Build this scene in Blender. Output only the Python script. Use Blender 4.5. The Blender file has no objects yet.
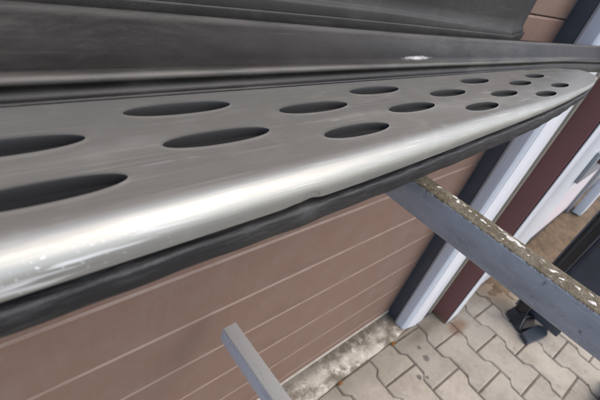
import bpy, bmesh, math, random
import numpy as np
from mathutils import Matrix, Vector, noise as mnoise
from mathutils.geometry import delaunay_2d_cdt

random.seed(4)
sc = bpy.context.scene
COL = sc.collection

# ------------------------------------------------------------------ camera
CZ = 1.19                                   # height of the lens above the paving
RIGHT = (0.74329, -0.62314, 0.24334)
DOWN = (-0.23575, -0.58441, -0.77646)
FWD = (0.62605, 0.51977, -0.58129)
cam = bpy.data.cameras.new('camera')
camo = bpy.data.objects.new('camera', cam)
COL.objects.link(camo)
m = Matrix(((RIGHT[0], -DOWN[0], -FWD[0], 0), (RIGHT[1], -DOWN[1], -FWD[1], 0),
            (RIGHT[2], -DOWN[2], -FWD[2], CZ), (0, 0, 0, 1)))
camo.matrix_world = m
cam.sensor_fit = 'HORIZONTAL'
cam.sensor_width = 36
cam.lens = 392.4 / 600 * 36
cam.clip_start = 0.01
cam.clip_end = 300
cam.dof.use_dof = True
cam.dof.focus_distance = 0.33
cam.dof.aperture_fstop = 14
sc.camera = camo

# ------------------------------------------------------------------ light
SUN_EL, SUN_AZ = math.radians(52), math.radians(146)   # azimuth clockwise from +Y: behind the camera, from its right
w = bpy.data.worlds.new('World')
sc.world = w
w.use_nodes = True
nt = w.node_tree
bg = nt.nodes['Background']
sky = nt.nodes.new('ShaderNodeTexSky')
sky.sky_type = 'NISHITA'
sky.sun_disc = False
sky.sun_elevation = SUN_EL
sky.sun_rotation = SUN_AZ
sky.air_density = 1.0
sky.dust_density = 2.8
sky.ozone_density = 0.6
nt.links.new(sky.outputs[0], bg.inputs[0])
bg.inputs[1].default_value = 0.15
sd = bpy.data.lights.new('sun', 'SUN')
sd.energy = 0.8
sd.angle = math.radians(70)
sd.color = (1.0, 0.975, 0.945)
so = bpy.data.objects.new('sun', sd)
COL.objects.link(so)
sdir = Vector((math.sin(SUN_AZ) * math.cos(SUN_EL), math.cos(SUN_AZ) * math.cos(SUN_EL), math.sin(SUN_EL)))
so.rotation_euler = sdir.to_track_quat('Z', 'Y').to_euler()
so.location = (0, -2, 6)
vs = sc.view_settings
vs.view_transform = 'Standard'
vs.look = 'None'
vs.gamma = 1
vs.exposure = 0.92
vs.use_curve_mapping = False


# ------------------------------------------------------------------ helpers
def empty(name, loc):
    o = bpy.data.objects.new(name, None)
    o.location = loc
    o.empty_display_size = 0.05
    COL.objects.link(o)
    return o


def tag(o, label=None, cat=None, group=None, kind=None):
    if label: o['label'] = label
    if cat: o['category'] = cat
    if group: o['group'] = group
    if kind: o['kind'] = kind
    return o


def wloc(p):
    v = Vector((0, 0, 0))
    while p is not None:
        v = v + p.location
        p = p.parent
    return v


def mobj(name, verts, faces, mat, parent=None, smooth=False, loc=None, fmat=None):
    """verts in world space; the object's origin is the parent's (or loc)"""
    base = wloc(parent) if parent else Vector(loc or (0, 0, 0))
    me = bpy.data.meshes.new(name)
    me.from_pydata([tuple(Vector(v) - base) for v in verts], [], faces)
    bm = bmesh.new(); bm.from_mesh(me)
    bmesh.ops.recalc_face_normals(bm, faces=bm.faces)
    bm.to_mesh(me); bm.free()
    for q in (mat if isinstance(mat, (list, tuple)) else [mat]):
        me.materials.append(q)
    if fmat:
        for p, i in zip(me.polygons, fmat): p.material_index = i
    if smooth:
        for p in me.polygons: p.use_smooth = True
    o = bpy.data.objects.new(name, me)
    COL.objects.link(o)
    if parent: o.parent = parent
    else: o.location = base
    return o


def box_geo(x0, x1, y0, y1, z0, z1):
    v = [(x, y, z) for z in (z0, z1) for y in (y0, y1) for x in (x0, x1)]
    f = [(0, 2, 3, 1), (4, 5, 7, 6), (0, 1, 5, 4), (2, 6, 7, 3), (0, 4, 6, 2), (1, 3, 7, 5)]
    return v, f


def box(name, b, mat, parent=None, bev=0.002, seg=2, loc=None):
    v, f = box_geo(*b)
    o = mobj(name, v, f, mat, parent, loc=loc)
    if bev:
        bm = bmesh.new(); bm.from_mesh(o.data)
        bmesh.ops.bevel(bm, geom=list(bm.edges), offset=bev, segments=seg, affect='EDGES', profile=0.5)
        bm.to_mesh(o.data); bm.free()
        for p in o.data.polygons: p.use_smooth = True
        sharp(o)
    return o


def sharp(o, ang=40):
    me = o.data
    bm = bmesh.new(); bm.from_mesh(me)
    for e in bm.edges:
        if len(e.link_faces) == 2 and e.calc_face_angle(0) > math.radians(ang): e.smooth = False
    bm.to_mesh(me); bm.free()
    return o


def sweep(rows):
    """rows: list of equal-length lists of points -> quads"""
    n = len(rows[0]); v = [p for r in rows for p in r]; f = []
    for i in range(len(rows) - 1):
        for j in range(n - 1):
            a = i * n + j
            f.append((a, a + 1, a + n + 1, a + n))
    return v, f


def interp(xs, ys):
    """natural cubic spline through the table, straight outside it"""
    xs = np.array(xs, float); ys = np.array(ys, float); n = len(xs); h = np.diff(xs)
    A = np.eye(n); b = np.zeros(n)
    for i in range(1, n - 1):
        A[i, i - 1:i + 2] = h[i - 1], 2 * (h[i - 1] + h[i]), h[i]
        b[i] = 6 * ((ys[i + 1] - ys[i]) / h[i] - (ys[i] - ys[i - 1]) / h[i - 1])
    M = np.linalg.solve(A, b)

    def fn(x):
        x = min(max(x, xs[0]), xs[-1]); i = min(max(int(np.searchsorted(xs, x)) - 1, 0), n - 2); d = x - xs[i]
        return float(ys[i] + d * ((ys[i + 1] - ys[i]) / h[i] - h[i] * (2 * M[i] + M[i + 1]) / 6) + d * d * M[i] / 2 + d ** 3 * (M[i + 1] - M[i]) / (6 * h[i]))
    return fn


# ------------------------------------------------------------------ materials
class Mat:
    def __init__(s, name, col, rough=0.5, metal=0.0, spec=0.5):
        s.m = bpy.data.materials.new(name); s.m.use_nodes = True
        s.t = s.m.node_tree; s.n = s.t.nodes; s.b = s.n['Principled BSDF']
        s.b.inputs['Base Color'].default_value = (*col, 1); s.b.inputs['Roughness'].default_value = rough
        s.b.inputs['Metallic'].default_value = metal; s.b.inputs['Specular IOR Level'].default_value = spec
        s.tc = s.n.new('ShaderNodeTexCoord').outputs['Object']
        s.col = s.rgb(col); s.rgh = None; s.bmp = None

    def link(s, a, b): s.t.links.new(a, b)

    def rgb(s, c):
        q = s.n.new('ShaderNodeRGB'); q.outputs[0].default_value = (*c, 1); return q.outputs[0]

    def mapping(s, scale=(1, 1, 1), rot=(0, 0, 0), loc=(0, 0, 0)):
        q = s.n.new('ShaderNodeMapping'); q.inputs['Scale'].default_value = scale; q.inputs['Rotation'].default_value = rot
        q.inputs['Location'].default_value = loc
        s.link(s.tc, q.inputs['Vector']); return q.outputs[0]

    def noise(s, scale, detail=4, rough=0.55, stretch=(1, 1, 1), loc=(0, 0, 0), dist=0.0):
        q = s.n.new('ShaderNodeTexNoise'); q.inputs['Scale'].default_value = scale; q.inputs['Detail'].default_value = detail
        q.inputs['Roughness'].default_value = rough; q.inputs['Distortion'].default_value = dist
        s.link(s.mapping(stretch, loc=loc), q.inputs['Vector']); return q.outputs['Fac']

    def ramp(s, v, a, b, va=0.0, vb=1.0):
        q = s.n.new('ShaderNodeMapRange'); q.interpolation_type = 'SMOOTHSTEP'
        for k, x in zip(('From Min', 'From Max', 'To Min', 'To Max'), (a, b, va, vb)): q.inputs[k].default_value = x
        s.link(v, q.inputs['Value']); return q.outputs[0]

    def math(s, op, a, b):
        q = s.n.new('ShaderNodeMath'); q.operation = op
        for i, x in enumerate((a, b)):
            if isinstance(x, (int, float)): q.inputs[i].default_value = x
            else: s.link(x, q.inputs[i])
        return q.outputs[0]

    def mix(s, fac, c, base=None):
        """mix colour c over the current colour"""
        q = s.n.new('ShaderNodeMix'); q.data_type = 'RGBA'
        s.link(base or s.col, q.inputs['A'])
        if isinstance(c, tuple): q.inputs['B'].default_value = (*c, 1)
        else: s.link(c, q.inputs['B'])
        if isinstance(fac, (int, float)): q.inputs['Factor'].default_value = fac
        else: s.link(fac, q.inputs['Factor'])
        s.col = q.outputs['Result']; return s

    def rough(s, v): s.rgh = v; return s

    def bump(s, v, strength=0.3, dist=0.001):
        q = s.n.new('ShaderNodeBump'); q.inputs['Strength'].default_value = strength; q.inputs['Distance'].default_value = dist
        s.link(v, q.inputs['Height'])
        if s.bmp: s.link(s.bmp, q.inputs['Normal'])
        s.bmp = q.outputs[0]; return s

    def spot(s, c, rad, soft=0.5, noise=0.0, nscale=300):
        """mask of an elongated spot at object-space centre c with radii rad"""
        q = s.n.new('ShaderNodeVectorMath'); q.operation = 'SUBTRACT'; s.link(s.tc, q.inputs[0]); q.inputs[1].default_value = c
        d = s.n.new('ShaderNodeVectorMath'); d.operation = 'DIVIDE'; s.link(q.outputs[0], d.inputs[0]); d.inputs[1].default_value = rad
        l = s.n.new('ShaderNodeVectorMath'); l.operation = 'LENGTH'; s.link(d.outputs[0], l.inputs[0])
        v = l.outputs['Value']
        if noise: v = s.math('ADD', v, s.math('MULTIPLY', s.math('SUBTRACT', s.noise(nscale, 4), 0.5), noise))
        return s.ramp(v, 1.0, 1.0 - soft, 0, 1)

    def length(s, c, rad):
        q = s.n.new('ShaderNodeVectorMath'); q.operation = 'SUBTRACT'; s.link(s.tc, q.inputs[0]); q.inputs[1].default_value = c
        d = s.n.new('ShaderNodeVectorMath'); d.operation = 'DIVIDE'; s.link(q.outputs[0], d.inputs[0]); d.inputs[1].default_value = rad
        l = s.n.new('ShaderNodeVectorMath'); l.operation = 'LENGTH'; s.link(d.outputs[0], l.inputs[0])
        return l.outputs['Value']

    def xyz(s):
        q = s.n.new('ShaderNodeSeparateXYZ'); s.link(s.tc, q.inputs[0]); return q.outputs

    def normal_z(s):
        g = s.n.new('ShaderNodeNewGeometry'); q = s.n.new('ShaderNodeSeparateXYZ'); s.link(g.outputs['Normal'], q.inputs[0]); return q.outputs['Z']

    def rand(s):
        return s.n.new('ShaderNodeObjectInfo').outputs['Random']

    def done(s):
        s.link(s.col, s.b.inputs['Base Color'])
        if s.rgh: s.link(s.rgh, s.b.inputs['Roughness'])
        if s.bmp: s.link(s.bmp, s.b.inputs['Normal'])
        return s.m


U = 0.115            # lens height above the tread plate
BS = 0.88            # size of the board: its tread is about 115 mm wide
BO = Vector((0.35, 0.2, CZ - 0.19 / BS))   # base of the board in its own drawing, before it is sized and set on the arm


def brushed():
    k = Mat('brushed_steel', (0.335, 0.336, 0.312), 0.3, 0.70)
    k.b.inputs['Anisotropic'].default_value = 0.35
    fine = k.noise(1100, 4, 0.65, (0.02, 1, 1))
    k.mix(k.ramp(fine, 0.35, 0.65, 0, 0.35), (0.235, 0.23, 0.208))
    blot = k.noise(18, 5, 0.6, (0.5, 1.2, 1))
    k.mix(k.ramp(blot, 0.4, 0.7, 0, 0.2), (0.28, 0.272, 0.24))
    k.mix(k.ramp(k.noise(700, 2, 0.5, (0.012, 1, 1), loc=(1, 0, 0)), 0.64, 0.70, 0, 0.3), (0.62, 0.62, 0.6))
    dust = k.noise(60, 6, 0.7, (0.25, 1, 1))
    dm = k.ramp(dust, 0.5, 0.75, 0, 0.22)
    k.mix(dm, (0.45, 0.43, 0.40))
    # scuffs and chips at the near end of the rolled edge
    z = k.xyz()
    reg = k.math('MULTIPLY', k.ramp(z['X'], -0.26, -0.33), k.ramp(z['Z'], 0.0989, 0.0939))
    chips = k.ramp(k.noise(750, 4, 0.65, (0.5, 1, 0.8)), 0.62, 0.70, 0, 0.7)
    lines = k.ramp(k.noise(260, 2, 0.5, (0.06, 1, 1.6)), 0.60, 0.66, 0, 0.55)
    sm = k.math('MULTIPLY', reg, k.math('MAXIMUM', chips, lines))
    k.mix(sm, (0.92, 0.94, 0.96))
    r = k.math('ADD', 0.33, k.math('MULTIPLY', fine, 0.14))
    r = k.math('ADD', r, k.math('MULTIPLY', dm, 0.6))
    r = k.math('ADD', r, k.math('MULTIPLY', sm, 0.3))
    # fine handling scratches and dried water marks
    scr = None
    for ang, loc, sc_ in ((0.5, 0.0, 330), (-0.35, 3.0, 300), (1.2, 6.0, 360)):
        q = k.n.new('ShaderNodeTexNoise'); q.inputs['Scale'].default_value = sc_; q.inputs['Detail'].default_value = 1
        k.link(k.mapping((0.05, 1, 1), (0, 0, ang), (loc, 0, 0)), q.inputs['Vector'])
        h = k.ramp(q.outputs['Fac'], 0.725, 0.75)
        scr = h if scr is None else k.math('MAXIMUM', scr, h)
    scr = k.math('MULTIPLY', scr, k.ramp(k.noise(30, 3), 0.45, 0.6))
    k.mix(k.math('MULTIPLY', scr, 0.22), (0.7, 0.7, 0.69))
    wm = k.ramp(k.noise(48, 3, 0.5, loc=(2, 2, 2)), 0.54, 0.64, 0, 0.04)
    k.mix(wm, (0.66, 0.66, 0.64))
    r = k.math('ADD', r, k.math('MULTIPLY', scr, 0.15))
    r = k.math('ADD', r, k.math('MULTIPLY', wm, 0.6))
    # dark hairline around the dent
    ring = k.math('ABSOLUTE', k.math('SUBTRACT', k.length((0.1495 - BO.x, 0.115 - BO.y, CZ - 0.1320 - BO.z), (0.0066, 0.05, 0.0046)), 1.0), 0.0)
    cr = k.math('MULTIPLY', k.ramp(ring, 0.16, 0.03), k.ramp(k.noise(300, 3), 0.38, 0.55))
    k.mix(k.math('MULTIPLY', cr, 0.42), (0.12, 0.12, 0.12))
    k.rough(r)
    k.bump(fine, 0.14, 0.0003)
    k.bump(k.noise(25, 2, 0.5), 0.08, 0.002)
    return k.done()


def plastic(name, col=(0.006, 0.0058, 0.0055), dusty=0.2, rough=0.4, scuff_highlight=False, lip=False):
    k = Mat(name, col, rough, 0, 0.36)
    big = k.noise(14, 5, 0.6, (0.5, 1, 1))
    k.mix(k.ramp(big, 0.42, 0.68, 0, dusty), (0.052, 0.049, 0.045))
    smu = k.math('MULTIPLY', k.ramp(k.noise(9, 5, 0.65, (0.9, 1.4, 1.4), loc=(2, 7, 1), dist=0.6), 0.46, 0.66), k.ramp(k.noise(240, 4, 0.7, (0.2, 1, 1)), 0.35, 0.65, 0.3, 1))
    k.mix(k.math('MULTIPLY', smu, dusty * 1.6), (0.060, 0.057, 0.052))
    grain = k.noise(1400, 2, 0.5)
    speck = k.ramp(k.noise(600, 3, 0.7), 0.6, 0.74, 0, 0.35)
    k.mix(speck, (0.07, 0.068, 0.066))
    streak = k.ramp(k.noise(160, 3, 0.6, (0.03, 1, 1)), 0.58, 0.75, 0, 0.12)
    k.mix(streak, (0.15, 0.145, 0.14))
    sm = None
    if scuff_highlight:
        # pale scrape on the sloping panel
        sm = k.spot((0.410 - BO.x, 0.2405 - BO.y, CZ - 0.0985 - BO.z), (0.044, 0.0046, 0.0042), 0.6, 0.6, 160)
        k.mix(k.math('MULTIPLY', sm, 0.85), (0.60, 0.60, 0.58))
        # sky highlight painted along the rubbed ridge and ledge edge
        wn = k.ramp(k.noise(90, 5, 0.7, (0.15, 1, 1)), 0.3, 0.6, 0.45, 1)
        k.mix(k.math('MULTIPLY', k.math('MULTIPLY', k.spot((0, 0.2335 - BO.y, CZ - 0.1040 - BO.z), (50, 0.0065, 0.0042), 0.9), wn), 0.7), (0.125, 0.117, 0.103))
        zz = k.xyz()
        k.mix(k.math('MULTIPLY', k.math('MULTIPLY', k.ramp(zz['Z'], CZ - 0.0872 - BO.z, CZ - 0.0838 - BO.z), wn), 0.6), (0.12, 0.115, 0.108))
    if lip:
        sm = k.spot((0.150 - BO.x, 0.119 - BO.y, CZ - 0.142 - BO.z), (0.014, 0.02, 0.008), 0.9, 1.4, 600)
        k.mix(k.math('MULTIPLY', sm, 0.10), (0.3, 0.3, 0.3))
    k.rough(k.math('ADD', rough - 0.06, k.math('MULTIPLY', big, 0.2)))
    k.bump(grain, 0.25, 0.0004)
    k.bump(k.noise(800, 3, 0.6), 0.18, 0.0007)
    if lip:
        k.bump(k.noise(240, 5, 0.65, (0.16, 1, 1)), 0.75, 0.0014)
        k.mix(k.ramp(k.noise(300, 4, 0.7, (0.1, 1, 1)), 0.5, 0.68, 0, 0.5), (0.06, 0.062, 0.066))
    return k.done()


def painted(name, col, col2=None, amt=0.4, rough=0.45, scale=9, stretch=(1, 1, 1), bump=0.15, metal=0.0, spec=0.5):
    k = Mat(name, col, rough, metal, spec)
    n = k.noise(scale, 6, 0.62, stretch)
    k.mix(k.ramp(n, 0.4, 0.7, 0, amt), col2 or tuple(c * 0.6 for c in col))
    f = k.noise(scale * 14, 4, 0.6, stretch)
    k.mix(k.ramp(f, 0.55, 0.75, 0, amt * 0.5), tuple(min(1, c * 1.5) for c in col))
    k.rough(k.math('ADD', rough - 0.08, k.math('MULTIPLY', n, 0.2)))
    k.bump(f, bump, 0.0015)
    return k.done()


def door_brown():
    k = Mat('brown_door_panel', (0.172, 0.106, 0.078), 0.5, 0, 0.4)
    k.mix(k.ramp(k.noise(3.0, 5, 0.6, (1, 1, 2)), 0.35, 0.7, 0, 0.5), (0.165, 0.112, 0.088))
    k.mix(k.ramp(k.noise(120, 3, 0.6, (1, 1, 0.05)), 0.45, 0.7, 0, 0.08), (0.27, 0.20, 0.16))
    k.mix(k.ramp(k.noise(13, 6, 0.7), 0.42, 0.68, 0, 0.35), (0.205, 0.165, 0.14))
    k.mix(k.ramp(k.noise(5, 5, 0.7, (0.4, 1, 2), loc=(4, 0, 2)), 0.52, 0.68, 0, 0.4), (0.125, 0.088, 0.072))
    k.mix(k.ramp(k.noise(500, 2, 0.6), 0.6, 0.75, 0, 0.3), (0.32, 0.22, 0.18))
    rnd = k.rand()
    k.mix(k.math('MULTIPLY', rnd, 0.18), (0.16, 0.095, 0.075))
    # upward ledges of the grooves mixed paler, in patches
    k.mix(k.math('MULTIPLY', k.ramp(k.normal_z(), 0.3, 0.8, 0, 0.24), k.ramp(k.noise(6, 4, 0.6, (1, 1, 0.3)), 0.35, 0.6, 0.1, 1)), (0.44, 0.36, 0.30))
    k.bump(k.noise(260, 3, 0.6, (1, 1, 0.1)), 0.12, 0.001)
    return k.done()


def paver_mat():
    k = Mat('concrete_paver', (0.42, 0.37, 0.30), 0.85, 0, 0.25)
    k.mix(k.math('MULTIPLY', k.rand(), 0.6), (0.27, 0.25, 0.215))
    g = k.n.new('ShaderNodeNewGeometry').outputs['Position']
    old = k.tc; k.tc = g
    k.mix(k.ramp(k.noise(7, 6, 0.65), 0.42, 0.66, 0, 0.6), (0.25, 0.215, 0.175))
    k.mix(k.ramp(k.noise(60, 5, 0.7), 0.5, 0.75, 0, 0.4), (0.50, 0.45, 0.38))
    k.mix(k.ramp(k.noise(190, 4, 0.7), 0.55, 0.75, 0, 0.5), (0.22, 0.19, 0.16))
    k.mix(k.ramp(k.noise(22, 6, 0.7, loc=(7, 2, 0)), 0.54, 0.68, 0, 0.55), (0.21, 0.185, 0.14))
    # damp dirt along the threshold and oil drops
    z = k.n.new('ShaderNodeSeparateXYZ'); k.link(g, z.inputs[0])
    near = k.math('ADD', z.outputs['Y'], k.math('MULTIPLY', k.noise(9, 4), 0.16))
    k.mix(k.ramp(near, 0.16, 0.34, 0, 0.55), (0.15, 0.135, 0.105))
    for c, r in (((1.123, 0.123, CZ * 0), 0.017), ((1.035, 0.092, 0), 0.013), ((1.135, 0.165, 0), 0.011), ((1.06, 0.075, 0), 0.009)):
        k.mix(k.math('MULTIPLY', k.spot(c, (r, r, 0.2), 0.5, 0.9, 60), 0.75), (0.07, 0.062, 0.055))
    k.mix(k.math('MULTIPLY', k.spot((1.375, 0.135, 0), (0.09, 0.05, 0.2), 0.8, 1.2, 22), 0.75), (0.16, 0.085, 0.045))
    k.mix(k.math('MULTIPLY', k.spot((1.20, 0.20, 0), (0.16, 0.035, 0.2), 0.8, 1.0, 25), 0.6), (0.13, 0.105, 0.075))
    dm = k.math('ADD', z.outputs['X'], k.math('MULTIPLY', k.noise(6, 5, 0.6), 0.5))
    dm = k.math('MULTIPLY', k.ramp(dm, 1.72, 1.98), k.ramp(z.outputs['Y'], -0.02, 0.10))
    k.mix(k.math('MULTIPLY', dm, 0.8), (0.20, 0.145, 0.095))
    k.bump(k.noise(420, 4, 0.7), 0.5, 0.002)
    k.bump(k.noise(55, 4, 0.6), 0.35, 0.004)
    k.tc = old
    return k.done()


def threshold_mat():
    k = Mat('dirty_concrete', (0.44, 0.40, 0.34), 0.85, 0, 0.2)
    k.mix(k.ramp(k.noise(11, 6, 0.7, (1, 1.6, 1)), 0.40, 0.62, 0, 0.9), (0.12, 0.098, 0.07))
    k.mix(k.ramp(k.noise(26, 6, 0.7, loc=(3, 1, 0)), 0.52, 0.66, 0, 0.9), (0.62, 0.57, 0.5))
    k.mix(k.ramp(k.noise(80, 4, 0.7), 0.6, 0.72, 0, 0.6), (0.10, 0.085, 0.05))
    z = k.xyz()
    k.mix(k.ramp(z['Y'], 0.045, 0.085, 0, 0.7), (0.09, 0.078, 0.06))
    k.bump(k.noise(45, 6, 0.7), 0.7, 0.006)
    k.bump(k.noise(300, 4, 0.7), 0.4, 0.002)
    return k.done()


def arm_mat(name, moss, g=1.0):
    k = Mat(name, (0.43 * g, 0.46 * g, 0.51 * g), 0.38, 0.35, 0.5)
    k.mix(k.ramp(k.noise(22, 6, 0.65, (1, 0.4, 1)), 0.42, 0.66, 0, 0.6), (0.32 * g, 0.35 * g, 0.40 * g))
    k.mix(k.ramp(k.noise(130, 4, 0.7, (1, 0.5, 1)), 0.58, 0.72, 0, 0.45), (0.5 * g, 0.54 * g, 0.6 * g))
    k.mix(k.ramp(k.noise(75, 4, 0.7, loc=(2, 5, 1)), 0.66, 0.72, 0, 0.5), (0.085, 0.07, 0.055))
    if not moss: k.mix(0.75, (0.66, 0.76, 0.90))  # blue skylight on the sides painted into the colour; top stays greyer
    k.mix(k.ramp(k.noise(16, 6, 0.7, (1, 0.3, 1), loc=(5, 5, 5)), 0.47, 0.64, 0, 0.5), (0.20, 0.205, 0.215))
    k.mix(k.ramp(k.noise(210, 4, 0.75, (1, 0.6, 1), loc=(9, 1, 4)), 0.60, 0.68, 0, 0.55), (0.62, 0.65, 0.69))
    up = k.ramp(k.math('ADD', k.normal_z(), k.math('MULTIPLY', k.math('SUBTRACT', k.noise(160, 4), 0.5), 0.9)), 0.3, 0.7)
    if moss:
        mm = Mat  # noqa
        a = k.col
        k.col = k.rgb((0.13, 0.105, 0.066))
        k.mix(k.ramp(k.noise(55, 6, 0.7), 0.42, 0.62, 0, 0.8), (0.235, 0.205, 0.15))
        k.mix(k.ramp(k.noise(170, 5, 0.7), 0.55, 0.7, 0, 0.8), (0.05, 0.042, 0.03))
        k.mix(k.ramp(k.noise(90, 5, 0.65, loc=(1, 2, 3)), 0.5, 0.68, 0, 0.5), (0.32, 0.29, 0.225))
        top = k.col
        k.col = a
        k.mix(up, top)
        k.rough(k.math('ADD', 0.42, k.math('MULTIPLY', up, 0.4)))
        k.bump(k.math('MULTIPLY', up, k.noise(180, 5, 0.7)), 0.8, 0.003)
    else:
        k.mix(k.math('MULTIPLY', up, 0.92), (0.32, 0.31, 0.285))
        k.mix(k.ramp(k.noise(140, 5, 0.7), 0.56, 0.7, 0, 0.3), (0.16, 0.15, 0.13))
        k.rough(k.math('ADD', 0.4, k.math('MULTIPLY', up, 0.25)))
    k.bump(k.noise(240, 4, 0.6), 0.2, 0.0012)
    return k.done()


def soil(name, c1, c2, sc1=12):
    k = Mat(name, c1, 0.95, 0, 0.1)
    k.mix(k.ramp(k.noise(sc1, 6, 0.7), 0.4, 0.65), c2)
    k.mix(k.ramp(k.noise(sc1 * 12, 5, 0.7), 0.52, 0.7, 0, 0.6), tuple(c * 0.45 for c in c1))
    k.bump(k.noise(sc1 * 14, 5, 0.7), 0.8, 0.006)
    return k.done()


M = dict(
    steel=brushed(),
    panel=plastic('black_panel_plastic', scuff_highlight=True, dusty=0.32),
    flange=plastic('black_flange_plastic', (0.007, 0.0068, 0.0065), 0.2, 0.45),
    lip=plastic('black_lip_plastic', (0.007, 0.0075, 0.009), 0.15, 0.45, lip=True),
    pocket=painted('pocket_plastic', (0.013, 0.013, 0.0135), (0.008, 0.008, 0.008), 0.5, 0.45, 40, bump=0.05),
    deck=plastic('black_deck_plastic', (0.02, 0.02, 0.02), 0.3, 0.6),
    door=door_brown(),
    seal=painted('grey_rubber_seal', (0.16, 0.15, 0.135), (0.08, 0.075, 0.065), 0.6, 0.7, 30),
    sealtop=painted('pale_aluminium_rail', (0.40, 0.37, 0.33), (0.24, 0.21, 0.175), 0.5, 0.5, 30),
    dark=painted('dark_grey_paint', (0.042, 0.050, 0.066), (0.06, 0.067, 0.08), 0.6, 0.4, 30),
    paleblue=painted('pale_blue_grey_metal', (0.62, 0.67, 0.73), (0.50, 0.54, 0.60), 0.5, 0.3, 14, (1, 1, 0.15), 0.05, 0.0),
    white=painted('white_coated_metal', (0.70, 0.72, 0.76), (0.50, 0.52, 0.56), 0.6, 0.35, 9, (1, 1, 0.2), 0.05),
    tan=painted('tan_sealant', (0.40, 0.36, 0.28), (0.28, 0.24, 0.18), 0.5, 0.7, 40),
    red=painted('oxide_red_paint', (0.18, 0.075, 0.071), (0.14, 0.06, 0.057), 0.5, 0.5, 12, (1, 1, 0.3), 0.2),
    pink=painted('pinkish_grey_panel', (0.62, 0.57, 0.60), (0.5, 0.46, 0.48), 0.4, 0.45, 7, (1, 1, 0.2), 0.1),
    grey=painted('mid_grey_metal', (0.30, 0.32, 0.34), (0.2, 0.22, 0.24), 0.4, 0.4, 20, bump=0.1, metal=0.4),
    gloss=painted('glossy_black', (0.008, 0.008, 0.010), (0.02, 0.02, 0.022), 0.4, 0.18, 18, bump=0.05),
    slate=painted('slate_grey_paint', (0.050, 0.060, 0.078), (0.03, 0.035, 0.045), 0.6, 0.4, 16, (1, 1, 0.5), 0.2),
    navy=painted('dark_blue_paint', (0.035, 0.035, 0.085), (0.02, 0.02, 0.04), 0.5, 0.5, 25),
    paver=paver_mat(),
    threshold=threshold_mat(),
    arm=arm_mat('grey_steel_mossy_top', True),
    arm2=arm_mat('grey_steel_skylit_sides', False, 1.3),
    yard=soil('yard_paving', (0.24, 0.23, 0.215), (0.18, 0.172, 0.16), 5),
    sand=soil('joint_sand', (0.23, 0.18, 0.145), (0.13, 0.105, 0.085), 9),
    dirt=soil('brown_dirt', (0.19, 0.135, 0.088), (0.125, 0.092, 0.062), 10),
    rust=soil('orange_rust_leaf', (0.33, 0.15, 0.045), (0.17, 0.08, 0.03), 60),
    chip=painted('white_dropping', (0.72, 0.70, 0.63), (0.42, 0.39, 0.31), 0.8, 0.6, 300, bump=0.3),
)

# ------------------------------------------------------------------ ground
gm = 60
ground = mobj('ground', [(-gm, -gm, -0.011), (gm, -gm, -0.011), (gm, gm, -0.011), (-gm, gm, -0.011)], [(0, 1, 2, 3)], M['yard'])
tag(ground, kind='structure')
bed = mobj('paving_bed', [(-0.4, -1.6, -0.0065), (3.3, -1.75, -0.0065), (3.3, 0.5, -0.0065), (-0.4, 0.5, -0.0065)], [(0, 1, 2, 3)], M['sand'])
tag(bed, kind='structure')

# bone shaped interlocking pavers, laid in half bond with the ends parallel to the door
PL, PX, ROT = 0.1985, 0.1492, math.radians(-2.6)
W2, w2 = 0.0855 - 0.0019, 0.0637 - 0.0019
HL = PL / 2 - 0.0024
half = [(W2 - 0.002, -HL), (W2, -HL + 0.002), (W2, -0.060), (W2 - 0.001, -0.0575), (w2 + 0.001, -0.0425), (w2, -0.040), (w2, 0.040), (w2 + 0.001, 0.0425), (W2 - 0.001, 0.0575), (W2, 0.060), (W2, HL - 0.002), (W2 - 0.002, HL)]
poly0 = half + [(-x, y) for x, y in reversed(half)]


def clip(poly, ymax):
    out = []
    for i in range(len(poly)):
        a, b = poly[i], poly[(i + 1) % len(poly)]
        if a[1] <= ymax: out.append(a)
        if (a[1] <= ymax) != (b[1] <= ymax):
            t = (ymax - a[1]) / (b[1] - a[1]); out.append((a[0] + t * (b[0] - a[0]), ymax))
    return out


def paver_mesh(poly):
    n = len(poly); cx = sum(p[0] for p in poly) / n; cy = sum(p[1] for p in poly) / n
    ins = []
    for x, y in poly:
        d = math.hypot(x - cx, y - cy) or 1
        k = 0.0046 / d * 1.2
        ins.append((x - (x - cx) * k, y - (y - cy) * k))
    v = [(x, y, -0.03) for x, y in poly] + [(x, y, -0.0042) for x, y in poly] + [(x, y, 0) for x, y in ins]
    f = [tuple(range(2 * n, 3 * n))]
    for i in range(n):
        j = (i + 1) % n
        f += [(i, j, n + j, n + i), (n + i, n + j, 2 * n + j, 2 * n + i)]
    me = bpy.data.meshes.new('paver'); me.from_pydata(v, [], f); me.materials.append(M['paver'])
    return me


pm = paver_mesh(poly0)
EDGE = 0.2405
c, s = math.cos(ROT), math.sin(ROT)
for i in range(-9, 14):
    for j in range(-7, 3):
        lx = i * PX
        ly = (j + 0.5) * PL + (PL / 2 if i % 2 else 0)
        x = 1.125 + lx * c - ly * s
        y = 0.031 + lx * s + ly * c
        wp = [(x + px * c - py * s, y + px * s + py * c) for px, py in poly0]
        if min(p[1] for p in wp) > EDGE - 0.012: continue
        if max(p[0] for p in wp) > 3.0 and y > 0.3: continue
        if max(p[1] for p in wp) > EDGE:
            q = clip(wp, EDGE)
            me = paver_mesh([(a - x, b - y) for a, b in q]); rz = 0
        else:
            me = pm; rz = ROT
        o = bpy.data.objects.new('paver', me)
        COL.objects.link(o)
        o.location = (x, y, random.uniform(-0.0018, 0.0012))
        o.rotation_euler = (random.uniform(-1, 1) * 0.006, random.uniform(-1, 1) * 0.006, rz + random.uniform(-1, 1) * 0.004)
        o.parent = ground

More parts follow.
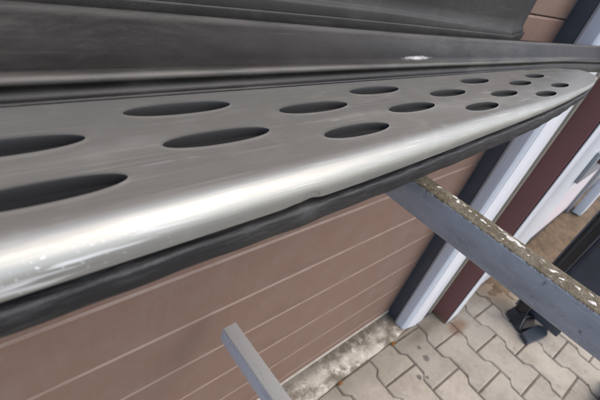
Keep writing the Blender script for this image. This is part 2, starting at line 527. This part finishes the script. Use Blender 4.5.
# uneven brown dirt washed up in front of the far door
rows = []
for a in range(201):
    row = []
    for b in range(61):
        x = 1.56 + a / 200 * 2.6; y = -0.10 + b / 60 * 0.335
        k = min(1, max(0, (x - 1.66 - 0.10 * math.sin(y * 31) - 0.06 * math.sin(y * 77 + 1)) / 0.35)) * min(1, max(0, (y + 0.03 - 0.04 * math.sin(x * 9)) / 0.10))
        row.append((x, y, -0.008 + 0.017 * k + 0.004 * mnoise.fractal(Vector((x * 26, y * 26, 2.0)), 0.6, 2.2, 5) * min(1, k * 4)))
    rows.append(row)
v, f = sweep(rows)
tag(mobj('dirt', v, f, M['dirt'], smooth=True), 'brown dirt washed up on the paving before the far pale door', 'dirt', kind='stuff')

# concrete threshold under the brown door
rows = []
random.seed(9)
for a in range(121):
    x = -2.4 + a / 120 * 3.55
    e = 0.2425 + 0.002 * math.sin(x * 17) + random.uniform(-1, 1) * 0.0012
    jz = lambda: random.uniform(-1, 1) * 0.0015
    rows.append([(x, e, -0.02), (x, e, 0.001 + jz()), (x, e + 0.006, 0.006 + jz()), (x, 0.27, 0.009 + jz()), (x, 0.30, 0.010 + jz()), (x, 0.36, 0.012)])
v, f = sweep(rows)
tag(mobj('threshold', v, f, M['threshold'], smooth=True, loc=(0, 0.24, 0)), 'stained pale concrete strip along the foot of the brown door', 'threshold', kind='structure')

# orange scraps caught in the joint
for (x, y, r, lab) in ((1.05, 0.232, 0.016, 'orange scrap in the threshold joint beside the door frame foot'), (0.765, 0.236, 0.014, 'orange scrap in the threshold joint beside the lower arm')):
    v = []
    n = 9
    for k in range(n):
        t = k / n * 6.283; q = r * random.uniform(0.55, 1.05)
        v.append((x + q * math.cos(t), y + 0.6 * q * math.sin(t), 0.004 + random.uniform(0, 0.002)))
    v.append((x, y, 0.009))
    tag(mobj('dead_leaf', v, [(k, (k + 1) % n, n) for k in range(n)], M['rust'], smooth=True, loc=(x, y, 0.004)), lab, 'scrap', 'orange scraps in the joints')

# ------------------------------------------------------------------ brown sectional door
WY = 0.336
door = tag(empty('garage_door', (-0.6, WY, 0.012)), 'brown ribbed sectional garage door behind the running board', 'garage door')
X0, X1 = -2.4, 1.135
pitch = 0.1335


def slat_geo(z0, z1, top=True):
    # flat face, ledge at the top catching light, thin return at the bottom
    pr = [(WY + 0.03, z0 + 0.0012), (WY + 0.005, z0 + 0.0012), (WY + 0.0012, z0 + 0.0012), (WY, z0 + 0.0026), (WY, z1 - 0.0052), (WY + 0.0008, z1 - 0.0040), (WY + 0.0038, z1 - 0.0012), (WY + 0.03, z1 - 0.0012)]
    rows = [[(x, y, z) for y, z in pr] for x in (X0, X1)]
    return sweep(rows)


zt = CZ - 0.055 + 8 * pitch      # topmost groove
z1s = [CZ - 0.055 + k * pitch for k in range(8, -9, -1)]
first = None
for k, z1 in enumerate(z1s):
    z0 = z1 - pitch
    if k == len(z1s) - 1: z0 = 0.029
    if first is None or k == len(z1s) - 1:
        v, f = slat_geo(z0, z1)
        o = mobj('slat', v, f, M['door'], door, smooth=True)
        sharp(o, 25)
        if first is None: first = o; fz = z1
    else:
        o = bpy.data.objects.new('slat', first.data); COL.objects.link(o); o.parent = door; o.location = (0, 0, z1 - fz)
box('bottom_rail', (X0, X1, WY - 0.004, WY + 0.03, 0.0215, 0.0285), M['sealtop'], door, 0.0015)
box('rubber_seal', (X0, X1, WY - 0.001, WY + 0.028, 0.0115, 0.021), M['seal'], door, 0.002)

# ------------------------------------------------------------------ door frame and pillars to the right
TOP = 2.4
jamb = tag(empty('door_frame', (1.2, 0.29, 0)), 'door frame post with dark side, pale blue corner and white front', 'door frame')


def prism(name, plan, z0, z1, mat, parent, bev=0.0, zfun=None):
    n = len(plan)
    v = [(x, y, z0) for x, y in plan] + [(x, y, z1) for x, y in plan]
    f = [tuple(range(n)), tuple(range(n, 2 * n))] + [(i, (i + 1) % n, n + (i + 1) % n, n + i) for i in range(n)]
    o = mobj(name, v, f, mat, parent)
    if bev:
        bm = bmesh.new(); bm.from_mesh(o.data)
        es = [e for e in bm.edges if abs((e.verts[0].co - e.verts[1].co).normalized().z) > 0.9]
        bmesh.ops.bevel(bm, geom=es, offset=bev, segments=3, affect='EDGES', profile=0.5)
        bm.to_mesh(o.data); bm.free()
        for p in o.data.polygons: p.use_smooth = True
        sharp(o, 35)
    return o


prism('rubber_side', [(1.136, 0.349), (1.136, 0.295), (1.17, 0.295), (1.17, 0.349)], 0.012, TOP, M['dark'], jamb, 0.003)
prism('guide_edge', [(1.128, 0.362), (1.128, 0.350), (1.16, 0.350), (1.16, 0.362)], 0.012, TOP, M['slate'], jamb, 0.001)
prism('corner_profile', [(1.139, 0.2945), (1.131, 0.286), (1.131, 0.256), (1.142, 0.2455), (1.175, 0.2455), (1.175, 0.2945)], 0.010, TOP, M['paleblue'], jamb, 0.002)
prism('rebate_shade', [(1.2585, 0.262), (1.2585, 0.2475), (1.3095, 0.2475), (1.3095, 0.262)], 0.010, TOP, M['dark'], jamb)  # dark-coloured strip stands in for the shadow beside the white face
prism('front_face', [(1.1755, 0.247), (1.1455, 0.2445), (1.195, 0.2350), (1.245, 0.2335), (1.258, 0.250)], 0.010, TOP, M['white'], jamb, 0.002)
box('latch', (1.122, 1.127, 0.353, 0.360, CZ - 0.062, CZ - 0.040), M['gloss'], jamb, 0.001)
prism('sealant_strip', [(1.310, 0.2465), (1.310, 0.2385), (1.334, 0.2385), (1.334, 0.2465)], 0.005, TOP, M['tan'], jamb)

pil = tag(empty('red_pillar', (1.37, 0.2, 0)), 'oxide red pillar edge between the two door frames', 'pillar')
prism('pillar_side', [(1.335, 0.245), (1.335, 0.1735), (1.385, 0.1735), (1.385, 0.245)], 0.0, TOP, M['red'], pil, 0.003)
prism('pillar_foot', [(1.331, 0.232), (1.331, 0.1700), (1.36, 0.1700), (1.36, 0.232)], -0.004, 0.012, M['dirt'], pil, 0.003)

fd = tag(empty('far_door', (2.2, 0.21, 0)), 'pale far door and its white frame right of the red pillar', 'door')
prism('frame_trim', [(1.3855, 0.178), (1.3855, 0.1705), (1.338, 0.1705), (1.338, 0.1665), (1.43, 0.1665), (1.455, 0.175), (1.455, 0.20)], 0.006, TOP, M['white'], fd, 0.0015)
prism('trim_edge', [(1.456, 0.185), (1.456, 0.178), (1.50, 0.178), (1.50, 0.185)], 0.006, TOP, M['grey'], fd)
prism('frame_board', [(1.456, 0.215), (1.456, 0.196), (2.10, 0.196), (2.10, 0.215)], 0.02, TOP, M['paleblue'], fd, 0.003)
prism('door_leaf', [(2.101, 0.236), (2.101, 0.214), (2.98, 0.224), (2.98, 0.246)], 0.045, TOP, M['pink'], fd, 0.003)
prism('bottom_seal', [(1.47, 0.236), (1.47, 0.202), (2.4, 0.208), (2.98, 0.222), (2.98, 0.240)], 0.0, 0.044, M['gloss'], fd)
prism('leaf_edge', [(2.985, 0.236), (2.985, 0.205), (3.04, 0.205), (3.04, 0.236)], 0.02, TOP, M['grey'], fd, 0.004)
prism('side_post', [(3.05, 0.19), (3.05, 0.137), (3.2, 0.137), (3.2, 0.19)], 0.02, TOP, M['paleblue'], fd, 0.004)
box('lock_plate', (2.02, 2.62, 0.180, 0.1955, CZ - 0.66, CZ - 0.50), M['grey'], fd, 0.004)
box('lock_case', (2.09, 2.20, 0.160, 0.1795, CZ - 0.56, CZ - 0.46), M['red'], fd, 0.004)

# ------------------------------------------------------------------ dark post on the paving to the right
post = tag(empty('dark_post', (1.75, -0.05, 0)), 'slate grey upright post with glossy black edge, behind the mossy arm', 'post')
prism('edge_strip', [(1.668, 0.034), (1.662, 0.012), (1.664, -0.012), (1.69, -0.014), (1.72, 0.03)], 0.055, 1.9, M['gloss'], post, 0.004)
prism('edge_rib', [(1.666, 0.041), (1.664, 0.0345), (1.71, 0.0345), (1.71, 0.041)], 0.07, 1.9, M['slate'], post, 0.001)
prism('body', [(1.700, -0.0145), (1.690, -0.150), (1.80, -0.155), (1.80, -0.0145)], 0.05, 1.9, M['slate'], post, 0.006)
v = [(1.655, 0.05, 0.002), (1.600, -0.045, 0.002), (1.70, -0.085, 0.002), (1.74, 0.02, 0.002), (1.672, 0.036, 0.055), (1.648, -0.025, 0.062), (1.70, -0.05, 0.062), (1.73, 0.02, 0.055)]
f = [(0, 1, 2, 3), (4, 5, 6, 7), (0, 1, 5, 4), (1, 2, 6, 5), (2, 3, 7, 6), (3, 0, 4, 7)]
o = mobj('foot', v, f, M['gloss'], post)
bm = bmesh.new(); bm.from_mesh(o.data); bmesh.ops.bevel(bm, geom=list(bm.edges), offset=0.007, segments=3, affect='EDGES'); bm.to_mesh(o.data); bm.free()
for p in o.data.polygons: p.use_smooth = True
sharp(o)
prism('base_plate', [(1.600, -0.050), (1.575, -0.088), (1.60, -0.098), (1.70, -0.125), (1.75, -0.11), (1.72, -0.075)], 0.001, 0.022, M['slate'], post, 0.004)

# ------------------------------------------------------------------ steel rack with two arms
rack = tag(empty('steel_rack', (0.33, -0.42, 0)), 'grey steel rack whose mossy upper arm carries the running board, bare lower arm below', 'rack')
TZ = CZ - 0.19


def tube(name, x0, x1, y0, y1, z0, z1, mat, parent, wall=0.0028, bev=0.0028):
    """square tube along Y, hollow at its far end"""
    bm = bmesh.new()
    n = 60

    def ring(y, ins):
        pts = []
        r = max(bev - ins * 0.6, 0.0008)
        for cx, cz, a0 in ((x1 - ins - r, z1 - ins - r, 0), (x0 + ins + r, z1 - ins - r, 90), (x0 + ins + r, z0 + ins + r, 180), (x1 - ins - r, z0 + ins + r, 270)):
            for k in range(4):
                a = math.radians(a0 + 30 * k); pts.append((cx + r * math.cos(a), y, cz + r * math.sin(a)))
        return pts
    rows = [ring(y0 + (y1 - y0) * i / n, 0) for i in range(n + 1)] + [ring(y1, wall), ring(y1 - 0.05, wall)]
    rows = [r + [r[0]] for r in rows]
    v, f = sweep(rows)
    f.append(tuple(range(16)))
    o = mobj(name, v, f, mat, parent, smooth=True)
    bm = bmesh.new(); bm.from_mesh(o.data); bmesh.ops.remove_doubles(bm, verts=bm.verts, dist=1e-6)
    bmesh.ops.recalc_face_normals(bm, faces=bm.faces); bm.to_mesh(o.data); bm.free()
    return sharp(o, 45)


ua = tube('upper_arm', 0.3438, 0.3695, -0.42, 0.245, TZ - 0.0355, TZ, M['arm'], rack)
ua['label'] = 'upper arm with brown mossy top'
tube('lower_arm', 0.2591, 0.2855, -0.42, 0.2902, CZ - 0.570 - 0.0335, CZ - 0.570, M['arm2'], rack)
tube('upright', 0.3438, 0.3695, -0.4555, -0.4205, 0.0, TZ + 0.10, M['arm2'], rack)
tube('upright', 0.2591, 0.2855, -0.4555, -0.4205, 0.0, TZ + 0.10, M['arm2'], rack)
box('base_bar', (-0.5, 1.72, -0.4155, -0.375, 0.004, 0.044), M['navy'], rack, 0.003)
CH = [(0.3632, 0.1289, 5), (0.3650, 0.1108, 4), (0.3615, 0.1047, 5), (0.3624, 0.0978, 3), (0.3595, 0.0891, 4), (0.3598, 0.0825, 3), (0.3646, 0.0587, 4), (0.3612, 0.0498, 5), (0.3616, 0.0439, 6),
      (0.361, 0.0356, 5), (0.3574, 0.0041, 3.6), (0.3551, -0.0046, 5), (0.3584, -0.0172, 5), (0.3621, -0.027, 3.5), (0.3524, -0.0312, 5), (0.357, 0.067, 3), (0.355, 0.026, 3), (0.3585, 0.074, 4.5), (0.363, 0.015, 2.5), (0.352, 0.05, 2.5)]
random.seed(12)
for x, y, r in CH + [(random.uniform(0.348, 0.366), random.uniform(-0.05, 0.14), random.uniform(0.9, 1.8)) for _ in range(26)]:
    r *= random.uniform(0.00040, 0.00068); v = []; f = []; n = 13
    sx, sy = random.uniform(0.6, 1.0), random.uniform(1.0, 1.9); a0 = random.uniform(-0.7, 0.7)
    ph = [random.uniform(0, 6.28) for _ in range(3)]
    for k in range(2):
        for i in range(n):
            t = i / n * 6.283
            q = r * (1 - 0.5 * k) * (1 + 0.28 * math.sin(2 * t + ph[0]) + 0.22 * math.sin(3 * t + ph[1]) + 0.15 * math.sin(5 * t + ph[2]))
            dx, dy = q * sx * math.cos(t), q * sy * math.sin(t)
            v.append((x + dx * math.cos(a0) - dy * math.sin(a0), y + dx * math.sin(a0) + dy * math.cos(a0), TZ - 0.0002 + k * r * 0.3))
    v.append((x, y, TZ + r * 0.3))
    for i in range(n):
        j = (i + 1) % n; f += [(i, j, n + j, n + i), (n + i, n + j, 2 * n)]
    mobj('white_spot', v, f, M['chip'], ua, smooth=True)

# ------------------------------------------------------------------ running board
board = tag(empty('running_board', BO), 'vehicle running board with slotted steel tread plate and black plastic back panel', 'running board')
ZP = CZ - U
BX0, BX1 = -0.62, 1.272
# outline of the flat of the plate: near end -> along the front -> round the tip -> back edge   (x, y, roll radius), in units of U
T = [(-5.39, 1.15, .1435), (-3, 1.15, .1435), (-1, 1.15, .1435), (0.5, 1.15, .1435), (1.2, 1.152, .143), (2, 1.165, .140), (3.3, 1.193, .122), (4.3, 1.207, .102), (5, 1.222, .088), (6, 1.268, .069),
     (6.9, 1.330, .053), (7.6, 1.405, .040), (8.1, 1.50, .032), (8.34, 1.60, .027), (8.32, 1.71, .022), (8.0, 1.82, .018), (7.5, 1.90, .014), (7.0, 1.925, .011), (6.4, 1.936, .009)]
T = np.array(T)
d = np.r_[0, np.cumsum(np.hypot(np.diff(T[:, 0]), np.diff(T[:, 1])))]
fx, fy, fr = interp(d, T[:, 0]), interp(d, T[:, 1]), interp(d, T[:, 2])
S = []
sv = 0.0
while sv < d[-1]:
    S.append(sv)
    x = fx(sv)
    sv += 0.016 if 0.8 < x < 1.8 else (0.03 if x > 5.5 else 0.06)
S.append(d[-1])
CUR = []
for q in S:
    e = 0.01
    a, b = max(q - e, 0), min(q + e, d[-1])
    tx, ty = fx(b) - fx(a), fy(b) - fy(a); L = math.hypot(tx, ty)
    CUR.append((fx(q) * U, fy(q) * U, max(fr(q), 0.008) * U, ty / L, -tx / L))
YB = 1.943 * U


def dent(x):
    return math.exp(-((x - 0.1495) / 0.0062) ** 2) + 0.45 * math.exp(-((x - 0.138) / 0.007) ** 2)


# --- tread plate: flat with slots + rolled front edge
SL = [(.13, 1.612), (.185, 1.29), (.961, 1.782), (1.015, 1.461), (1.831, 1.630), (1.918, 1.305), (2.629, 1.774), (2.733, 1.46), (3.504, 1.6), (3.638, 1.306), (4.34, 1.767), (4.425, 1.452),
      (5.23, 1.614), (5.30, 1.314), (6.03, 1.745), (6.16, 1.440), (-0.72, 1.782), (-0.68, 1.461), (-1.57, 1.62), (-1.5, 1.30), (-2.4, 1.78), (-2.36, 1.46), (-3.2, 1.62), (-3.2, 1.3), (-4.1, 1.78), (-4.05, 1.46)]
NS = 40


def slot_ring(cx, cy, grow):
    a, b = 0.302 * U + grow, 0.0610 * U + grow
    pts = []
    for k in range(NS):
        t = 2 * math.pi * k / NS
        ct, st = math.cos(t), math.sin(t)
        pts.append((cx * U + a * math.copysign(abs(ct) ** 0.92, ct), cy * U + b * math.copysign(abs(st) ** 1.0, st)))
    return pts


verts = []; faces = []


def addv(p):
    verts.append(p); return len(verts) - 1


n = len(CUR)
inner = [addv((x - nx * 0.0015, y - ny * 0.0015, ZP)) for x, y, r, nx, ny in CUR]
backx = np.linspace(CUR[-1][0], CUR[0][0], 30)[1:]
back = [addv((float(x), YB - 0.0006, ZP)) for x in backx]
outer_idx = inner + back
rings0 = []
for cx, cy in SL:
    rings0.append([addv((x, y, ZP)) for x, y in slot_ring(cx, cy, 0.0036)])
pts2 = [Vector(verts[i][:2]) for i in outer_idx]
loops = [list(range(len(outer_idx)))]
idxmap = list(outer_idx)
for r in rings0:
    st = len(pts2); pts2 += [Vector(verts[i][:2]) for i in r]; idxmap += r
    loops.append(list(range(st, st + NS))[::-1])
edges = [(lp[k], lp[(k + 1) % len(lp)]) for lp in loops for k in range(len(lp))]
vo, eo, fo, ov, oe, of = delaunay_2d_cdt(pts2, edges, [], 0, 1e-7)


def inpoly(p, poly):
    r = False; j = len(poly) - 1
    for i in range(len(poly)):
        xi, yi = poly[i]; xj, yj = poly[j]
        if (yi > p[1]) != (yj > p[1]) and p[0] < (xj - xi) * (p[1] - yi) / (yj - yi) + xi: r = not r
        j = i
    return r


PO = [tuple(verts[i][:2]) for i in outer_idx]
HP = [[tuple(verts[i][:2]) for i in r] for r in rings0]
v2 = []
for k, p in enumerate(vo):
    v2.append(idxmap[ov[k][0]] if ov[k] else addv((p[0], p[1], ZP)))
for fc in fo:
    cxy = (sum(vo[i][0] for i in fc) / len(fc), sum(vo[i][1] for i in fc) / len(fc))
    if inpoly(cxy, PO) and not any(abs(cxy[0] - (SL[h][0] * U)) < 0.05 and inpoly(cxy, HP[h]) for h in range(len(HP))):
        faces.append(tuple(v2[i] for i in fc))
# slot rims: pressed-in edge, then the sheet's thickness
for (cx, cy), r0 in zip(SL, rings0):
    prev = r0
    for grow, dz in ((0.0030, 0.0), (0.0018, 0.00008), (0.0009, 0.00024), (0.0002, 0.00030)):
        cur = [addv((x, y, ZP + dz)) for x, y in slot_ring(cx, cy, grow)]
        for k in range(NS):
            faces.append((prev[k], prev[(k + 1) % NS], cur[(k + 1) % NS], cur[k]))
        prev = cur
# black plastic lining added inside each slot to keep its edges dark
lv = []; lf = []
for cx, cy in SL:
    base = len(lv)
    for q, grow in enumerate((0.0002, -0.0002, -0.0006, -0.0040)):
        for x, y in slot_ring(cx, cy, grow):
            t = (y / U - cy) / 0.061                       # -1 near side, +1 far side: the pocket deepens away from the edge
            lv.append((x, y, ZP + (0.0004, -0.0004, -0.0012 - 0.0028 * (t + 1), -0.0028 - 0.0024 * (t + 1))[q]))
    lf.append(tuple(range(base + 3 * NS, base + 4 * NS)))
    for q in range(3):
        for k in range(NS):
            a = base + q * NS + k; b = base + q * NS + (k + 1) % NS
            lf.append((a, b, b + NS, a + NS))
# rolled edge
prev = inner
NR = 18
for k in range(0, NR + 4):
    cur = []
    for x, y, r, nx, ny in CUR:
        dd = dent(x)
        if k <= NR:
            a = math.radians(96) * k / NR
            o_, z_ = r * math.sin(a), -r * (1 - math.cos(a))
            lo = max(0, (k - 11) / 7) ** 2
            z_ += 0.0013 * dd * lo; o_ -= 0.0007 * dd * lo
        else:
            a = math.radians(96)
            o_, z_ = r * math.sin(a) - (0.0008, 0.0016, 0.004)[k - NR - 1], -r * (1 - math.cos(a)) + (-0.0004, 0.0002, 0.002)[k - NR - 1]
            z_ += 0.0013 * dd; o_ -= 0.0007 * dd
        cur.append(addv((x + nx * o_, y + ny * o_, ZP + z_)))
    for i in range(n - 1):
        faces.append((prev[i], prev[i + 1], cur[i + 1], cur[i]))
    prev = cur
# back edge turned down
cur = [addv((verts[i][0], YB, ZP - 0.003)) for i in back]
for i in range(len(back) - 1): faces.append((back[i], back[i + 1], cur[i + 1], cur[i]))
plate = mobj('tread_plate', verts, faces, M['steel'], board, smooth=True)
sharp(mobj('slot_dark_lining', lv, lf, M['pocket'], board, smooth=True), 50)
plate['label'] = 'brushed steel tread plate with rows of oval slots and a small dent in its rolled edge'
sharp(plate, 50)

# --- front lip below the roll
drop = interp([-5.4, 1, 3, 4.5, 6, 7, 8.4], [.0225, .0225, .025, .028, .025, .020, .016])
rows = []
for x, y, r, nx, ny in CUR:
    q = drop(min(max(x / U, -5.4), 8.4)) if ny < -0.3 else 0.016
    b = U + r
    dd = dent(x)
    wob = 0.0004 * math.sin(x * 57) + 0.0003 * math.sin(x * 131 + 1)
    pr = [(r - 0.013, -(b - 0.002)), (r - 0.013, -(b + 0.0060)), (r - 0.008, -(b + 0.0074)), (r - 0.0030, -(b + 0.0078 - 0.0008 * dd)), (r - 0.0014, -(b + 0.0080 - 0.0010 * dd)), (r + 0.0002 + wob, -(b + 0.0086)), (r + 0.0006 + wob, -(b + 0.0098)),
          (r + 0.0006 + wob, -(b + q * 0.65)), (r + 0.0002 + wob, -(b + q * 0.94)), (r - 0.0012, -(b + q)), (r - 0.005, -(b + q + 0.0012)), (r - 0.014, -(b + q + 0.004)), (r - 0.03, -(b + q + 0.008))]
    rows.append([(x + nx * o_, y + ny * o_, CZ + z_) for o_, z_ in pr])
v, f = sweep(rows)
mobj('front_lip', v, f, M['lip'], board, smooth=True)

# --- deck below the slots and the underside that rests on the arm
ol = [(x - nx * (-r + 0.009), y - ny * (-r + 0.009)) for x, y, r, nx, ny in CUR]
ol = ol + [(CUR[-1][0], YB + 0.004), (CUR[0][0], YB + 0.004)]
v = [(x, y, ZP - 0.0085) for x, y in ol]
mobj('deck', v, [tuple(range(len(v)))], M['deck'], board)
rows = []
for zz, ins in ((-0.020, 0.016), (-0.045, 0.022), (-0.066, 0.040), (U - 0.19 / BS, 0.062)):
    rows.append([(x, fyv, ZP + zz) for x, fyv in [(a - nx * (ins - r), b - ny * (ins - r)) for a, b, r, nx, ny in CUR if a < 0.86 and ny < -0.5] + [(0.86, 0.235), (BX0, 0.235)]])
v, f = sweep([r + [r[0]] for r in rows])
nn = len(rows[0]) + 1
f.append(tuple(range(3 * nn, 3 * nn + nn - 1)))
mobj('underside', v, f, M['deck'], board, smooth=False)

# --- back panel: step up from the plate, sloping panel, ledge
er = interp([-0.7, 0.09, 0.30, 0.41, 0.50, 0.75, 1.23, 1.65], [3.47, 3.452, 3.31, 3.235, 3.195, 3.127, 3.013, 2.90])
rr = interp([-0.7, 0.0, 0.4, 0.75, 0.9, 1.09, 1.65], [2.20, 2.20, 2.215, 2.20, 2.185, 2.08, 1.85])
fl = interp([-0.7, 0.18, 0.45, 0.76, 1.0, 1.65], [3.80, 3.764, 3.66, 3.43, 3.30, 3.15])
ZE = 0.083


def back_rows():
    rows = []
    for x in np.linspace(BX0, BX1, 130):
        x = float(x)
        zr = 0.105
        yr = rr(x) * zr
        yb = min(YB + 0.0014, yr - 0.0068)
        ye = er(x) * ZE
        sl = lambda t: (yr + (ye - yr) * t, -(zr + (ZE - zr) * t))
        p = [(yb, -(U + 0.012)), (yb, -(U + 0.0005)), (yb + 0.0005, -(U - 0.0005)), (yb + 0.0014, -(U - 0.0010)), (yb + 0.0024, -(U - 0.0006)), (yb + 0.0030, -(U + 0.0008)), (yb + 0.0046, -(U + 0.0014)),
             (yr + 0.0022, -(U - 0.0010)), (yr + 0.0016, -(zr + 0.0045)), (yr + 0.0002, -(zr + 0.0032))]
        for q in range(7):                                  # rounded ridge
            t = math.radians(-8 + q * 20)
            p.append((yr + 0.0034 - 0.0034 * math.cos(t), -(zr + 0.0022) + 0.0036 * math.sin(t)))
        for t in (0.16, 0.3, 0.45, 0.6, 0.74, 0.82):
            a, b = sl(t); p.append((a, b + 0.0006 - 0.0026 * math.sin(math.pi * min(1, t / 0.9))))
        for q in range(7):                                  # rounded edge of the ledge
            t = math.radians(28 - q * 24)
            p.append((ye - 0.0046 * math.sin(t) + 0.000, -(ZE + 0.0050) + 0.0050 * math.cos(t)))
        p += [(ye + 0.0062, -(ZE + 0.0085)), (fl(x) * ZE + 0.012, -(ZE + 0.0085)), (fl(x) * ZE + 0.012, -(ZE + 0.06))]
        rows.append([(x, a, CZ + b) for a, b in p])
    return rows


br = back_rows()
v, f = sweep(br)
nb = len(br[0])
f += [tuple(range(nb)), tuple(range((len(br) - 1) * nb, len(br) * nb))]
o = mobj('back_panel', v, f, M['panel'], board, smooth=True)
o['label'] = 'black plastic sloping panel with a pale scrape'

# --- raised mounting flange behind the ledge, its end bent back
rows = []
for x in list(np.linspace(BX0, 0.752, 60)) + [0.7535, 0.757, 0.762, 0.768, 0.78, 0.80, 0.825, 0.85]:
    x = float(x)
    yf = fl(min(x, 0.752)) * ZE
    k = max(0, x - 0.755)
    yk = yf + k * 0.21
    lift = 0.0 if x < 0.757 else min(1, (x - 0.757) / 0.01) * 0.0015
    g = lambda o_, z_: (x + max(0, z_ + ZE) * (0.10 if x > 0.7 else 0.10 * max(0, (x - 0.3) / 0.4)) * 0.9, yk + o_, CZ + z_ + lift)
    c1 = min(1.0, max(0.0, (0.76 - x) / 0.3))            # the crease fades into the base line towards the end
    rows.append([g(-0.001, -(ZE + 0.012)), g(-0.0012, -(ZE + 0.0012)), g(-0.0008, -(ZE - 0.0002)), g(0.0000, -(ZE - 0.0007)), g(0.0010, -(ZE - 0.0004)), g(0.0018, -(ZE + 0.0008)), g(0.0034, -(ZE + 0.0004)), g(0.0040, -(ZE - 0.004 - 0.004 * c1)),
                 g(0.0050, -(ZE - 0.0060 - 0.005 * c1)), g(0.0068, -(ZE - 0.0066 - 0.0052 * c1)), g(0.0084, -(ZE - 0.0085 - 0.0055 * c1)), g(0.0092, -(ZE - 0.025)), g(0.0100, -(ZE - 0.05)), g(0.0105, -(ZE - 0.085))])
# close the back
rows = [[r[0][:1] + (r[0][1] + 0.012, r[0][2])] + r + [(r[-1][0], r[-1][1] + 0.0035, r[-1][2]), (r[-1][0], r[-1][1] + 0.0030, r[-1][2] - 0.07)] for r in rows]
v, f = sweep(rows)
f.append(tuple(range((len(rows) - 1) * len(rows[0]), len(rows) * len(rows[0]))))
o = mobj('mounting_flange', v, f, M['flange'], board, smooth=True)
sharp(o, 55)

# --- closed ends of the board
CAP = [(.1180, -.1175), (.1160, -.127), (.1158, -.142), (.1180, -.152), (.135, -.165), (.175, -.2155), (.234, -.2155), (.30, -.12), (.291, -.086), (.286, -.0835), (.236, -.1045), (.231, -.1085), (.2235, -.1155)]
prof = [(BX0 - 0.004, y, CZ + z) for y, z in CAP] + [(BX0 + 0.0005, y, CZ + z) for y, z in CAP]
nc = len(CAP)
mobj('end_cap', prof, [tuple(range(nc)), tuple(range(nc, 2 * nc))] + [(i, (i + 1) % nc, nc + (i + 1) % nc, nc + i) for i in range(nc)], M['deck'], board)

# set the finished board down on the arm at its real size
board.scale = (BS, BS, BS)
board.location = (0.35 * BS, 0.2 * BS, TZ)
